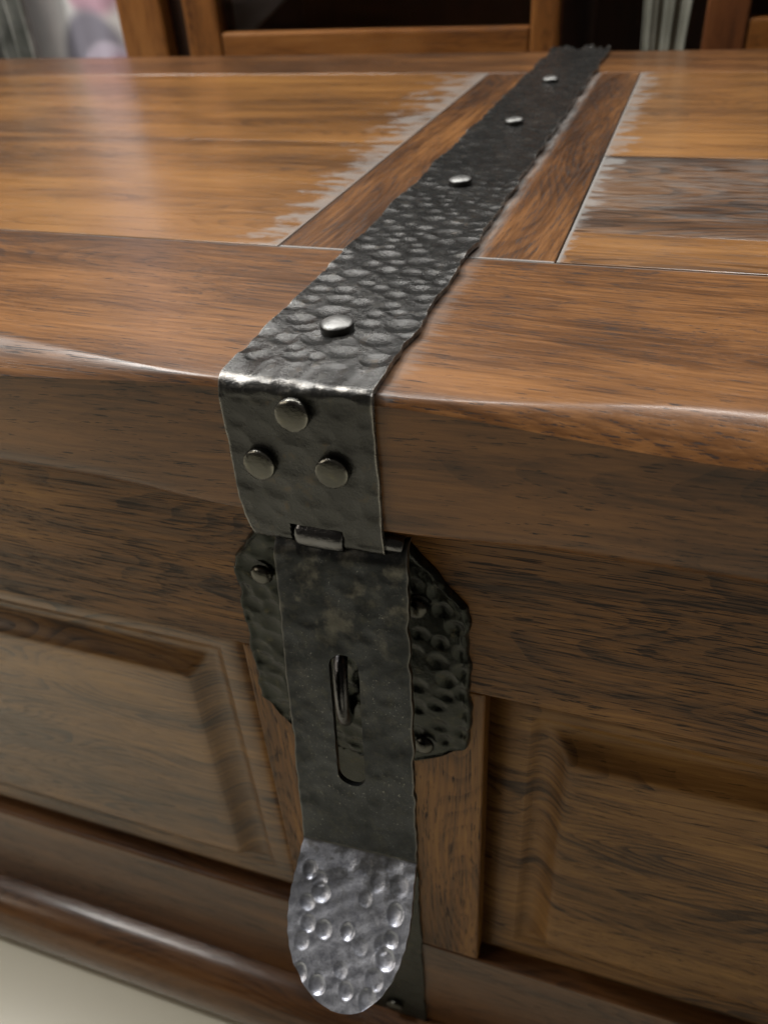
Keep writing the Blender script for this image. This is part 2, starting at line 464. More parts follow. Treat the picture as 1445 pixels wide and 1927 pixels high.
RIV_TOP = [(0, 0), (4.9, 0), (5.1, .4), (5.2, 2.3), (5.0, 2.7), (4.2, 3.15), (3.0, 3.55), (1.6, 3.8), (.5, 3.9)]
RIV_FRT = [(0, 0), (4.9, 0), (5.0, .4), (5.05, 2.2), (4.85, 2.6), (4.1, 2.95), (3.0, 3.2), (1.6, 3.35), (.5, 3.4)]
RWT = [0, 0, 0, .15, .8, .8, .75, .75, .75]
RW = [0, 0, 0, .15, .8, .3, .12, .1, .1]

# ---- lid strap: over the back edge, along the lid, over the front edge, ending in the hinge knuckles
def lid_strap():
    th = 1.9
    nu = 86
    u = np.linspace(0, 1, nu)                       # 0 = left side, 1 = right side
    s_back = 22.0                                   # hanging over the back
    top0, top1 = 576.0, 0.0
    S = [(-s_back + 2.0 * i) for i in range(11)]
    y = top0; seq = []
    while y > 9:
        seq.append(y); y -= .52 if y < 200 else (.8 if y < 340 else 1.2)
    nfold, flap_len = 26, 46.5
    rows, rowS = [], []
    # path per row: kind and parameter
    path = [('b', q) for q in np.linspace(-s_back, -4, 8)] + [('c', q) for q in np.linspace(0, 1, 8)] + [('t', q) for q in seq]
    path += [('f', q) for q in np.linspace(0, 1, nfold)] + [('v', q) for q in np.arange(.4, flap_len, .55)]
    path += [('k', q) for q in np.linspace(0, 1, 16)]
    nrow = len(path)
    P = np.zeros((nrow, nu, 3)); N = np.zeros((nrow, nu, 3)); Sv = np.zeros((nrow, nu)); 
    rr = 5.6 - 3.0 * u                              # outer fold radius is softer on the left
    yo, zo = -2.1, 2.15                             # outer faces: front and top
    for i, (k, q) in enumerate(path):
        if k == 'b':
            P[i, :, 1] = 578.2; P[i, :, 2] = -4 + (q + 4) if False else q; N[i, :, 1] = 1; Sv[i] = 590 - q
        elif k == 'c':
            a = q * math.pi / 2
            P[i, :, 1] = 574.2 + 4 * math.cos(a); P[i, :, 2] = -1.85 + 4 * math.sin(a); N[i, :, 1] = math.cos(a); N[i, :, 2] = math.sin(a); Sv[i] = 582 - 6 * q
        elif k == 't':
            P[i, :, 1] = q + 0 * u; P[i, :, 2] = zo; N[i, :, 2] = 1; Sv[i] = q
        elif k == 'f':
            a = q * math.pi / 2
            P[i, :, 1] = yo + rr - rr * math.sin(a); P[i, :, 2] = zo - rr + rr * math.cos(a)
            N[i, :, 1] = -math.sin(a); N[i, :, 2] = math.cos(a); Sv[i] = 4 - 8 * q
        elif k == 'v':
            z0 = zo - rr
            P[i, :, 1] = yo; P[i, :, 2] = z0 + (q / flap_len) * (-50.5 - z0); N[i, :, 1] = -1; Sv[i] = -6 - q
        else:
            a = q * rad(150); R_ = 4.2
            P[i, :, 1] = yo + R_ - R_ * math.cos(a); P[i, :, 2] = -50.5 - R_ * math.sin(a)
            N[i, :, 1] = -math.cos(a); N[i, :, 2] = -math.sin(a); Sv[i] = -54 - 10 * q
    # uneven forged edges
    sl = Sv[:, 0]
    topm = np.clip((sl - 0) / 12, 0, 1)
    eL = SL + snoise(sl, 11, ((70, 1.0), (28, .5), (11, .2))) * (.12 + .3 * topm) - .4
    eR = SR + snoise(sl, 12, ((80, 1.0), (27, .8), (12, .35))) * (.1 + .55 * topm) + .2
    # the lower corners of the flap are drawn in a little
    low = np.clip((-sl - 40) / 18, 0, 1)
    eL = eL + 3.6 * low ** 1.5
    eR = eR + .6 * low
    X = eL[:, None] + (eR - eL)[:, None] * u[None, :]
    P[:, :, 0] = X
    # hammer marks
    spots = []
    cell = {}
    for k in range(9000):
        ps, pu = rng.uniform(-56, 588), rng.uniform(-46, 1)
        key = (int((ps + 100) // 7), int((pu + 100) // 7)); r = rng.choice([2.8, 3.6, 4.2, 4.8, 5.3]) * rng.uniform(.9, 1.1)
        near = [q for i in (-2, -1, 0, 1, 2) for j in (-2, -1, 0, 1, 2) for q in cell.get((key[0] + i, key[1] + j), [])]
        if all((q[0] - ps) ** 2 + (q[1] - pu) ** 2 > (rng.choice([.74, .92, .96]) * (q[3] + r)) ** 2 for q in near):
            flap = ps < 2
            q = (ps, pu, r * rng.uniform(.8, 1.0), r * rng.uniform(.95, 1.25), rng.uniform(.42, .72) * (r / 4.5) * (.75 if flap else 1))
            cell.setdefault(key, []).append(q); spots.append(q)
    for (yy, xx) in ((33.8, -23.0), (188.5, -24.3), (307, -23.8), (431, -24.4)):
        spots = [q for q in spots if (q[0] - yy) ** 2 + (q[1] - xx) ** 2 > 36]
    H = dents(Sv, X, spots)
    fine = snoise(Sv * 1.0 + X * .7, 31, ((9, .06), (4, .05))) + snoise(X - Sv * .4, 32, ((11, .06), (5, .05)))
    H = H + fine * .45 * np.clip((Sv + 4) / 10, .15, 1)
    flapm = (Sv < -3)
    # belly of the strap: rims lift off the wood here and there
    lift = np.zeros_like(Sv)
    lift += (np.clip((u[None, :] - .82) / .18, 0, 1) ** 2) * np.clip(.5 + .7 * snoise(sl, 21, ((70, .8), (26, .5))), 0, 1.3)[:, None] * topm[:, None]
    lift += (np.clip((.15 - u[None, :]) / .15, 0, 1) ** 2) * np.clip(.3 + .5 * snoise(sl, 22, ((70, .8), (26, .5))), 0, .8)[:, None] * topm[:, None]
    Hs = H + lift + np.clip((Sv - 566) / 8, 0, 1) * (1.0 + snoise(X, 81, ((16, 1.0), (7, .8))))
    OUT = P + N * Hs[:, :, None]
    INN = P + N * (np.minimum(Hs, lift) * .4 + lift * .6 - th)[:, :, None]
    # worn bright rims and fold
    edge = np.minimum(u, 1 - u)[None, :] * 45
    wear = np.clip(1 - edge / .9, 0, 1) * (.45 + .25 * (Sv < 2))
    fold = np.exp(-((Sv - 1.2) / 1.9) ** 2)
    wear = np.maximum(wear, fold * np.clip(.5 + .35 * snoise(X, 77, ((20, .6), (7, .6))), .1, .85))
    wear = np.maximum(wear, .5 * np.exp(-((Sv - 579) / 4.0) ** 2))
    # ridges between the marks are rubbed
    gx = np.abs(H) < .02
    wear = np.maximum(wear, .12 * (gx & ~flapm))
    # notch for the middle knuckle, in flap + curl rows
    keep = np.ones((nrow - 1, nu - 1), bool)
    ctrX = .25 * (X[:-1, :-1] + X[1:, :-1] + X[:-1, 1:] + X[1:, 1:])
    ctrS = .25 * (Sv[:-1, :-1] + Sv[1:, :-1] + Sv[:-1, 1:] + Sv[1:, 1:])
    keep &= ~((ctrS < -48.0) & (ctrX > -29.6) & (ctrX < -12.3))
    n0 = nrow * nu
    idx = np.arange(n0).reshape(nrow, nu)
    V = np.concatenate([OUT.reshape(-1, 3), INN.reshape(-1, 3)]) * MM
    F = []
    a, b, c, d = idx[:-1, :-1], idx[:-1, 1:], idx[1:, 1:], idx[1:, :-1]
    q = np.stack([a, d, c, b], -1)[keep]
    F += q.tolist()
    F += (np.stack([a, b, c, d], -1)[keep] + n0).tolist()
    # rims where a kept cell has no kept neighbour
    K = np.pad(keep, 1)
    for (di, dj, e0, e1) in ((-1, 0, (0, 0), (0, 1)), (1, 0, (1, 1), (1, 0)), (0, -1, (1, 0), (0, 0)), (0, 1, (0, 1), (1, 1))):
        nb = K[1 + di:1 + di + keep.shape[0], 1 + dj:1 + dj + keep.shape[1]]
        ii, jj = np.nonzero(keep & ~nb)
        A = idx[ii + e0[0], jj + e0[1]]; Bv = idx[ii + e1[0], jj + e1[1]]
        F += np.stack([A, Bv, Bv + n0, A + n0], -1).tolist()
    me = bpy.data.meshes.new('lid_strap'); me.from_pydata(V.tolist(), [], F)
    at = me.attributes.new('wear', 'FLOAT', 'POINT')
    at.data.foreach_set('value', np.concatenate([wear.ravel(), wear.ravel() * .6]).astype(np.float32))
    bm = bmesh.new(); bm.from_mesh(me); bmesh.ops.recalc_face_normals(bm, faces=bm.faces); bm.to_mesh(me); bm.free()
    o = link('lid_strap', me, I_strap, chest)
    m = o.modifiers.new('edges', 'EDGE_SPLIT'); m.split_angle = rad(52)
    return o
strap = lid_strap()
strap['label'] = 'hammered black iron strap running over the lid and folded down its front'
for (x, y) in ((-23.0, 33.8), (-24.3, 188.5), (-23.8, 307), (-24.4, 431)):
    lathe('rivet', RIV_TOP, I_rtop, strap, (x, y, 1.7), (random.uniform(-.05, .05), random.uniform(-.05, .03), 1), 36, .004, RWT)
for (x, z) in ((-22.6, -6.3), (-35.2, -24.2), (-12.6, -23.5)):
    lathe('rivet', RIV_FRT, I_rivet, strap, (x, -2.0, z), (random.uniform(-.06, .06), -1, random.uniform(-.02, .08)), 36, .008, RW)
tube('hinge_pin', [(-40, 2.1, -50.4), (-20, 2.1, -50.4), (2.2, 2.1, -50.4), (5.4, 2.1, -50.6), (5.9, 2.1, -50.6)], [3.0, 3.0, 3.0, 2.9, 2.3], I_dark, strap)

# ---- hasp: plate with a slot, hung from the pin, its lower end bent out into a rounded thumb tab
HO = np.array([-20.0, -3.0, -54.0]); Hd = np.array([.0594, -.2186, -.974]); Hd /= np.linalg.norm(Hd)
Hw = np.array([1.0, 0, 0]); Hw -= (Hw @ Hd) * Hd; Hw /= np.linalg.norm(Hw)
Hn = np.cross(Hd, Hw); Hn = Hn if Hn[1] < 0 else -Hn
TA = rad(38); Td = np.array([.05, -math.cos(TA), -math.sin(TA)]); Td -= (Td @ Hw) * Hw * .3; Td /= np.linalg.norm(Td)
def hasp():
    L = 121.0; uc = 5.9; half = 21.9
    s0, s1, sc, sr = 37.2, 91.6, 5.0, 5.15
    tabL = 53.5
    v = np.concatenate([np.arange(-4.5, s0, .8), s0 + sr * (1 - np.cos(np.linspace(0, math.pi / 2, 14))), np.arange(s0 + sr + .6, s1 - sr, .8),
                        s1 - sr + sr * np.sin(np.linspace(0, math.pi / 2, 14)), np.arange(s1 + .5, L - 5, .7), np.arange(L - 5, L + 5, .35),
                        np.arange(L + 5, L + tabL - 9, .45), L + tabL - 9 + 9 * np.sin(np.linspace(0.02, math.pi / 2, 34))])
    v = np.unique(np.round(v, 4))
    nu = 46
    t = np.linspace(0, 1, nu)
    rows = len(v)
    eL = -16.0 + snoise(v, 41, ((60, .5), (20, .35), (8, .2))) * .45
    eR = 27.8 + snoise(v, 42, ((60, .6), (18, .6), (8, .35))) * .5
    # tab outline: slightly flared, then a lopsided half round
    for i, x in enumerate(v):
        q = x - L
        if q > 0:
            f = min(q / 20, 1); f = f * f * (3 - 2 * f)
            lo, hi = -16.0 - .9 * f, 27.8 + 1.2 * f
            st = 19.0
            if q > st:
                k = min((q - st) / (tabL - st), 1.0)
                cc = 8.2
                w = math.sqrt(max(0.0, 1 - k ** 2.2))
                lo = cc + (lo - cc) * w; hi = cc + (hi - cc) * w
            eL[i] = lo + .12 * math.sin(x * 1.3); eR[i] = hi + .12 * math.sin(x * 1.1 + 1)
    sl_, sr_ = np.full(rows, sc), np.full(rows, sc)
    for i, x in enumerate(v):
        if s0 < x < s1:
            h = sr if s0 + sr <= x <= s1 - sr else math.sqrt(max(0, sr ** 2 - min((x - s0 - sr) ** 2 if x < s0 + sr else (x - s1 + sr) ** 2, sr ** 2)))
            sl_[i] = sc - h; sr_[i] = sc + h
    UL = eL[:, None] + (sl_ - eL)[:, None] * t[None, :]
    UR = sr_[:, None] + (eR - sr_)[:, None] * t[None, :]
    # tab marks measured in tab coordinates, u from the middle of the fold
    tab = [(-17, 10.5), (-11.4, 17.2), (-15.8, 21.4), (-14.1, 28.2), (-15.4, 34.2), (-8, 28.8), (.8, 27.6), (5.4, 15.6), (8.8, 9.6), (17.1, 8.8), (17.2, 18.1),
           (17.1, 26.3), (16.2, 33), (6.4, 31.3), (.7, 40.3), (-6.9, 46.8), (3.8, 46.1), (13.4, 40.2), (-14, 44.5), (12, 47), (-3.4, 4.3), (3.8, 4.9), (14.1, 3.2), (14.0, 29.0), (-12.8, 12.8)]
    deep = []
    for k, (a, b) in enumerate(tab):
        r = rng.uniform(2.7, 3.7); dp = rng.choice([.45, .65, .85]) * rng.uniform(.8, 1.15)
        if b < 11 and a > -10: dp *= .35
        deep.append((L + b, uc + a, r * rng.uniform(.95, 1.15), r * rng.uniform(.8, 1.0), dp))
    shallow = [(rng.uniform(2, L - 4), rng.uniform(-15, 27), rng.uniform(2.6, 5.5), rng.uniform(2.6, 5.5), rng.uniform(.1, .38)) for k in range(70)]
    def surf(U):
        V2 = np.repeat(v[:, None], nu, 1)
        P = np.zeros((rows, nu, 3)); N = np.zeros((rows, nu, 3))
        Rb = 3.2
        Tn = np.cross(Td, Hw); Tn = Tn if Tn[2] > 0 else -Tn
        ang = math.acos(np.clip(Hd @ Td, -1, 1))
        for i, x in enumerate(v):
            lo, hi = L - Rb * ang / 2, L + Rb * ang / 2
            # fold line is a little out of square: left side lower
            off = np.zeros(nu)
            def pos(s):
                if s <= lo: return Hd * s, Hn
                if s >= hi:
                    pass
                n = 24; p = Hd * lo; st = (min(s, hi) - lo) / n
                for k in range(n):
                    a = ((k + .5) / n) * (min(s, hi) - lo) / (hi - lo)
                    dvec = Hd * (1 - a) + Td * a; dvec /= np.linalg.norm(dvec); p = p + dvec * st
                a = (min(s, hi) - lo) / (hi - lo)
                nn = Hn * (1 - a) + Tn * a; nn /= np.linalg.norm(nn)
                if s > hi: p = p + Td * (s - hi)
                return p, nn
            p, n = pos(x)
            # slight spoon shape of the tab
            q = max(0, x - L)
            P[i] = HO + p[None, :] + Hw[None, :] * U[i][:, None] - Hn[None, :] * (.075 * max(0, 3.5 - x) ** 2)
            N[i] = n
            if q > 0:
                P[i] += n[None, :] * (1.6 * (q / tabL) ** 2 * 1.2 * 0 + (((U[i] - uc) / 22) ** 2 * .9 * min(q / 12, 1)))[:, None]
        H = dents(V2, U, shallow)
        Ht = np.zeros_like(H)
        for (s, uu, rs, ru, dp) in deep:        # punched pits with a raised lip
            d_ = np.sqrt(((V2 - s) / rs) ** 2 + ((U - uu) / ru) ** 2)
            Ht += np.where(d_ < 1, -dp * np.clip(1 - d_ ** 2, 0, 1) ** .7, 0) + dp * .08 * np.exp(-((d_ - 1.1) / .14) ** 2)
        H = np.where(V2 < L + 1, H, H * .3) + np.maximum(Ht, -1.4)
        H += snoise(V2 + U * .6, 51, ((30, .12), (12, .07), (6, .04)))
        return P + N * H[:, :, None], N, V2
    OL, NL, VL = surf(UL); OR, NR, VR = surf(UR)
    th = 2.2
    V = []; F = []; wear = []
    def add(O, N, U, V2):
        base = len(V) // 1
        return O
    idx = 0; verts = []; wl = []
    for O, N, U, VV in ((OL, NL, UL, VL), (OR, NR, UR, VR)):
        ed = np.minimum(np.abs(U - eL[:, None]), np.abs(U - eR[:, None]))
        wv = np.clip(1 - ed / .6, 0, 1) * .35
        tb = np.clip((VV - L + .6) / 1.2, 0, 1)
        wv = np.maximum(wv, tb)
        n0 = sum(len(a) for a in verts)
        verts.append((O.reshape(-1, 3))); wl.append(wv.ravel())
        id0 = n0 + np.arange(rows * nu).reshape(rows, nu)
        n1 = n0 + rows * nu
        verts.append((O - N * th).reshape(-1, 3)); wl.append(wv.ravel() * .5)
        id1 = n1 + np.arange(rows * nu).reshape(rows, nu)
        for ids, flip in ((id0, 0), (id1, 1)):
            a, b, c, d = ids[:-1, :-1], ids[:-1, 1:], ids[1:, 1:], ids[1:, :-1]
            F += np.stack([a, b, c, d] if flip else [a, d, c, b], -1).reshape(-1, 4).tolist()
        left = (U is UL)
        # outer rim, slot rim, top and tip rims
        col_o = 0 if left else nu - 1; col_i = nu - 1 if left else 0
        for r_ in range(rows - 1):
            F.append((int(id0[r_, col_o]), int(id0[r_ + 1, col_o]), int(id1[r_ + 1, col_o]), int(id1[r_, col_o])))
            if s0 <= v[r_] < s1 and v[r_ + 1] <= s1 + .01:
                F.append((int(id0[r_, col_i]), int(id0[r_ + 1, col_i]), int(id1[r_ + 1, col_i]), int(id1[r_, col_i])))
        for k in range(nu - 1):
            for r_ in (0, rows - 1):
                F.append((int(id0[r_, k]), int(id0[r_, k + 1]), int(id1[r_, k + 1]), int(id1[r_, k])))
    me = bpy.data.meshes.new('hasp'); me.from_pydata((np.concatenate(verts) * MM).tolist(), [], F)
    at = me.attributes.new('wear', 'FLOAT', 'POINT'); at.data.foreach_set('value', np.concatenate(wl).astype(np.float32))
    bm = bmesh.new(); bm.from_mesh(me)
    bmesh.ops.remove_doubles(bm, verts=bm.verts, dist=.00002)
    bmesh.ops.recalc_face_normals(bm, faces=bm.faces); bm.to_mesh(me); bm.free()
    o = link('hasp', me, None, chest)
    m = o.modifiers.new('edges', 'EDGE_SPLIT'); m.split_angle = rad(55)
    return o
hs = hasp()
# hasp material: blackened plate, bare steel on the thumb tab
t = NT('blackened_hasp_with_bare_tab'); co = t.coord()
pv = t.mapping(co, (1000, 1000, 1000), (11, 5, 3))
n1 = t.noise(t.mapping(pv, (1 / 16,) * 3), 1, 4, .6); n2 = t.noise(t.mapping(pv, (1 / 3.5,) * 3), 1, 5, .65); n3 = t.noise(t.mapping(pv, (1 / .9,) * 3), 1, 4, .7)
z = t.sep(pv)[2]
c = t.mix(t.ss(n1, .35, .7), (0.019, 0.021, 0.0225), (0.038, 0.041, 0.044))
c = t.mix(t.math('MULTIPLY', t.ss(n2, .48, .7), .25), c, (0.080, 0.078, 0.060))
n5 = t.noise(t.mapping(pv, (1 / 9,) * 3), 1, 5, .62)
spots_ = t.math('MULTIPLY', t.ss(n5, .50, .68), t.ss(z, -125, -60))
c = t.mix(t.math('MULTIPLY', spots_, .6), c, (0.115, 0.108, 0.090))
c = t.mix(t.math('MULTIPLY', t.math('MULTIPLY', t.ss(n3, .60, .72), t.ss(n1, .44, .58)), .6), c, (0.30, 0.29, 0.27))
wear = t.attr('wear')
bare = t.mix(t.ss(n2, .3, .7), (0.29, 0.31, 0.37), (0.52, 0.55, 0.63))
bare = t.mix(t.math('MULTIPLY', t.ss(n3, .55, .72), .4), bare, (0.16, 0.165, 0.175))
patina = t.math('MULTIPLY', t.ss(t.noise(t.mapping(pv, (1 / 7,) * 3), 1, 3, .6), .42, .58), t.ss(z, -190, -172))
bare = t.mix(t.math('MULTIPLY', patina, .8), bare, (0.055, 0.056, 0.055))
c = t.mix(t.math('MULTIPLY', t.ss(wear, .45, .75), t.ss(t.math('MULTIPLY_ADD', n1, 22.0, z), -153, -163)), t.mix(t.math('MINIMUM', wear, .3), c, (0.26, 0.25, 0.23)), bare)
r = t.math('MULTIPLY_ADD', n2, .28, t.math('MULTIPLY_ADD', wear, .02, .22))
nrm = t.bump(t.math('ADD', t.math('MULTIPLY', n3, .5), n2), .25, .0006)
hs.data.materials.append(t.fin(c, r, .9, nrm))
hs['label'] = 'black iron hasp plate with a long slot and a bare steel thumb tab'
def knuckle():
    # the middle knuckle of the hinge: hasp leaf rolled round the pin
    prof = []
    R_ = 4.1
    for a in np.linspace(rad(150), rad(-70), 26):
        prof.append((2.1 - R_ * math.cos(a), -50.5 + R_ * math.sin(a)))
    P = []
    xs = np.concatenate([[-27.2, -27.0], np.linspace(-26.6, -14.0, 22), [-13.6, -13.4]])
    for i, x in enumerate(xs):
        sh = .5 if i in (0, len(xs) - 1) else (.15 if i in (1, len(xs) - 2) else 0)
        P.append([(x, 2.1 + (y - 2.1) * (1 - sh / R_), -50.5 + (zz + 50.5) * (1 - sh / R_)) for k, (y, zz) in enumerate(prof)])
    me = grid_mesh('knuckle', P)
    o = link('knuckle', me, I_dark, hs)
    s = o.modifiers.new('thick', 'SOLIDIFY'); s.thickness = .0015; s.offset = 1
    return o
knuckle()

# ---- back plate with rivets and the staple
def back_plate():
    out = [(-52.0, -64.5), (-63.2, -79.5), (-64.2, -101), (-63.8, -153.6), (-54, -166.5), (-30, -177), (-2, -175.5), (22.5, -157.5), (24.2, -150), (22.6, -84.6), (3, -60.5)]
    zs = np.arange(-60.5, -176.6, -.8)
    def span(zq):
        xs = []
        for (x0, z0), (x1, z1) in zip(out, out[1:] + out[:1]):
            if (z0 - zq) * (z1 - zq) <= 0 and z0 != z1:
                xs.append(x0 + (x1 - x0) * (zq - z0) / (z1 - z0))
        return min(xs), max(xs)
    nu = 110
    P = []; Wr = []
    spots = []
    for k in range(4000):
        ps, pu = rng.uniform(-176, -60), rng.uniform(-64, 25)
        if all((q[0] - ps) ** 2 + (q[1] - pu) ** 2 > 52 for q in spots):
            r = rng.uniform(3.4, 5.4)
            spots.append((ps, pu, r, r * rng.uniform(.8, 1.3), rng.uniform(.5, 1.0)))
    for zq in zs:
        a, b = span(zq)
        a += .4 * math.sin(zq * .31) + .2 * math.sin(zq * .83); b += .45 * math.sin(zq * .27 + 1) + .3 * math.sin(zq * .6)
        x = np.linspace(a, b, nu)
        h = dents(np.full(nu, zq), x, spots)
        ed = np.minimum(x - a, b - x)
        rim = np.exp(-((ed - 1.2) / 1.0) ** 2) * .7
        yv = 13.4 - h * 1.2 - rim * 1.2 + np.clip(1 - ed / 1.0, 0, 1) * 1.2
        P.append(np.stack([x, yv, np.full(nu, zq)], -1)); Wr.append(np.clip(1 - ed / .7, 0, 1) * .3)
    P = np.array(P)
    # close the rim back to the wood
    first = P[:, :1].copy(); first[:, :, 1] = B + .5; last = P[:, -1:].copy(); last[:, :, 1] = B + .5
    P = np.concatenate([first, P, last], 1)
    tp = P[:1].copy(); tp[:, :, 1] = B + .5; bt = P[-1:].copy(); bt[:, :, 1] = B + .5
    P = np.concatenate([tp, P, bt], 0)
    Wr = np.pad(np.array(Wr), 1)
    o = link('back_plate', grid_mesh('back_plate', P, Wr), I_plate, chest)
    m = o.modifiers.new('edges', 'EDGE_SPLIT'); m.split_angle = rad(60)
    return o
plate = back_plate()
plate['label'] = 'eight-sided hammered iron plate behind the hasp'
RIV_PL = [(0, 0), (3.9, 0), (4.1, .4), (4.0, 1.2), (3.6, 1.9), (2.8, 2.5), (1.7, 2.85), (.5, 3.0)]
for (x, q) in ((5.2, -85.8), (6.0, -158.6), (-51.6, -83.6), (-47, -158)):
    lathe('rivet', RIV_PL, I_rivet, plate, (x, 12.6, q), (0, -1, .05), 28, .02)
pts = []
for a in np.linspace(rad(-90), rad(90), 26):
    pts.append((-23.5 + 4.0 * math.cos(a), 10 - 12.5 * math.cos(a), -127.5 - 16.5 * math.sin(a)))
pts = [(-23.5, 16, -111)] + pts + [(-23.5, 16, -144)]
tube('staple', pts, 2.7, I_dark, plate, 20)

# ---- lower strap on the stile
def lower_strap():
    z_ = np.arange(-165, -424.5, -1.0); nu = 50; u = np.linspace(0, 1, nu)
    eL = -46.2 + snoise(z_, 61) * .3; eR = -.7 + snoise(z_, 62) * .3
    X = eL[:, None] + (eR - eL)[:, None] * u
    Z = np.repeat(z_[:, None], nu, 1)
    spots = [(rng.uniform(-424, -165), rng.uniform(-45, -1), rng.uniform(4, 7), rng.uniform(4, 7), rng.uniform(.15, .4)) for k in range(260)]
    H = dents(Z, X, spots)
    P = np.stack([X, B - 2.0 - H, Z], -1)
    f_ = P[:, :1].copy(); f_[:, :, 1] = B + .4; l_ = P[:, -1:].copy(); l_[:, :, 1] = B + .4
    P = np.concatenate([f_, P, l_], 1)
    wr = np.zeros(P.shape[:2]); wr[:, 1] = .3; wr[:, -2] = .3
    o = link('lower_strap', grid_mesh('lower_strap', P, wr), I_low, chest)
    m = o.modifiers.new('edges', 'EDGE_SPLIT'); m.split_angle = rad(60)
    return o
low = lower_strap()
lathe('rivet', RIV_FRT, I_rivet, low, (-18.6, B - 2.2, -411), (0, -1, 0), 28, .02)

# ================================================================== things behind the chest
T_CAB = [(0.085, 0.030, 0.008), (0.19, 0.073, 0.018), (0.27, 0.115, 0.032)]
W_cab = wood('cabinet_wood', 'Z', 21, T_CAB, .4, .4, .35, coat=.2)
W_cabx = wood('cabinet_rail_wood', 'X', 22, T_CAB, .4, .4, .35, coat=.2)
W_cabd = wood('cabinet_dark_wood', 'Z', 23, [(0.015, 0.007, 0.004), (0.03, 0.013, 0.006), (0.05, 0.02, 0.009)], .3, .3, .5, coat=0)
W_redpost = wood('cabinet_red_wood', 'Z', 24, [(0.06, 0.02, 0.007), (0.12, 0.042, 0.014), (0.17, 0.065, 0.022)], .3, .3, .4, coat=.1)
gl = NT('cabinet_glass'); gl.b.inputs['Transmission Weight'].default_value = 1
gl.fin((0.75, 0.72, 0.70), .03)
ZB, ZT = -474, 620
cab = tag(empty('display_cabinet', (0, 0, -.474)), 'glazed reddish brown cabinet standing behind the left side of the chest', 'cabinet')
def cpart(root, name, lo, hi, mat, bevel=1.5):
    o = board(name, lo, hi, mat, None, bevel)
    o.parent = root; o.matrix_parent_inverse = Matrix.Translation((0, 0, .474))
    return o
CY = 830
cpart(cab, 'post', (-618, CY - 6, ZB + .5), (-556, CY + 40, ZT), W_cab, 4)
cpart(cab, 'side_panel', (-555, CY + 14, ZB + .5), (-531, CY + 36, ZT), W_cabd)
cpart(cab, 'door_stile', (-530, CY, ZB + 40), (-484, CY + 26, ZT - 40), W_cab, 4)
cpart(cab, 'door_stile', (-110, CY, ZB + 40), (-79, CY + 26, ZT - 40), W_cab, 4)
cpart(cab, 'door_rail', (-483.5, CY + 2, -42), (-110.5, CY + 24, -11.5), W_cabx, 3)
cpart(cab, 'door_rail', (-483.5, CY + 2, ZT - 100), (-110.5, CY + 24, ZT - 42), W_cabx, 3)
cpart(cab, 'door_panel', (-483.5, CY + 8, ZB + 40), (-110.5, CY + 20, -42.5), W_cabx, 1)
cpart(cab, 'glass', (-483.5, CY + 12, -11), (-110.5, CY + 15, ZT - 100.5), gl.m, 0)
cpart(cab, 'back', (-530, CY + 330, ZB + 10), (-79, CY + 342, ZT), W_cabd, 0)
cpart(cab, 'side', (-96, CY + 27, ZB + .5), (-80, CY + 329, ZT), W_cabd, 0)
cpart(cab, 'side', (-530, CY + 37, ZB + .5), (-514, CY + 329, ZT), W_cabd, 0)
cpart(cab, 'shelf', (-513, CY + 40, -62), (-97, CY + 328, -46), W_cabd, 0)
cpart(cab, 'top', (-620, CY - 6, ZT + .5), (-76, CY + 342, ZT + 25), W_cabx, 3)

cab2 = tag(empty('sideboard', (0, 0, -.474)), 'red brown cabinet with pale topped rail behind the right end of the chest', 'cabinet')
cpart(cab2, 'post', (67, CY - 2, ZB + .5), (108, CY + 30, ZT), W_redpost, 3)
cpart(cab2, 'rail', (108.5, CY, -44), (600, CY + 26, -8), W_cabx, 3)
cpart(cab2, 'panel', (108.5, CY + 8, ZB + .5), (600, CY + 20, -44.5), W_cabx, 1)
cpart(cab2, 'back', (70, CY + 320, ZB + .5), (600, CY + 335, ZT), W_cabd, 0)
cpart(cab2, 'side', (70, CY + 31, ZB + .5), (84, CY + 319, ZT), W_cabd, 0)
cpart(cab2, 'top', (64, CY - 4, ZT + .5), (604, CY + 336, ZT + 25), W_cabx, 3)

wd = tag(empty('gap_backing', (0, 0, -.474)), 'dark backing added for the shade in the gap between the two cabinets', 'gap_backing')  # added dark box, stands in for the shade deep in the gap
cpart(wd, 'backing_front', (-200, 1300, ZB + 30), (40, 1318, 900), W_cabd, 2)
cpart(wd, 'backing_front', (41, 1300, ZB + 30), (300, 1318, 900), W_cabd, 2)
cpart(wd, 'body', (-202, 1319, ZB + .5), (302, 1700, 910), W_cabd, 2)

# grey shape on the cabinet shelf, put in for a reflection in its glass
bm = bmesh.new()
fr_ = [bm.verts.new((x * MM, .92, z * MM)) for x, z in ((-509, -45.5), (-490, -45.5), (-488, -22), (-362, 62), (-372, 80), (-509, 80))]
f_ = bm.faces.new(fr_)
ex = bmesh.ops.extrude_face_region(bm, geom=[f_])
bmesh.ops.translate(bm, verts=[v for v in ex['geom'] if isinstance(v, bmesh.types.BMVert)], vec=(0, .012, 0))
bmesh.ops.recalc_face_normals(bm, faces=bm.faces)
me = bpy.data.meshes.new('reflection_shape'); bm.to_mesh(me); bm.free()
tag(link('reflection_shape', me, NT('reflection_grey').fin((0.30, 0.30, 0.29), .7), None, False), 'grey slanted shape put in for a reflection in the cabinet glass', 'board')

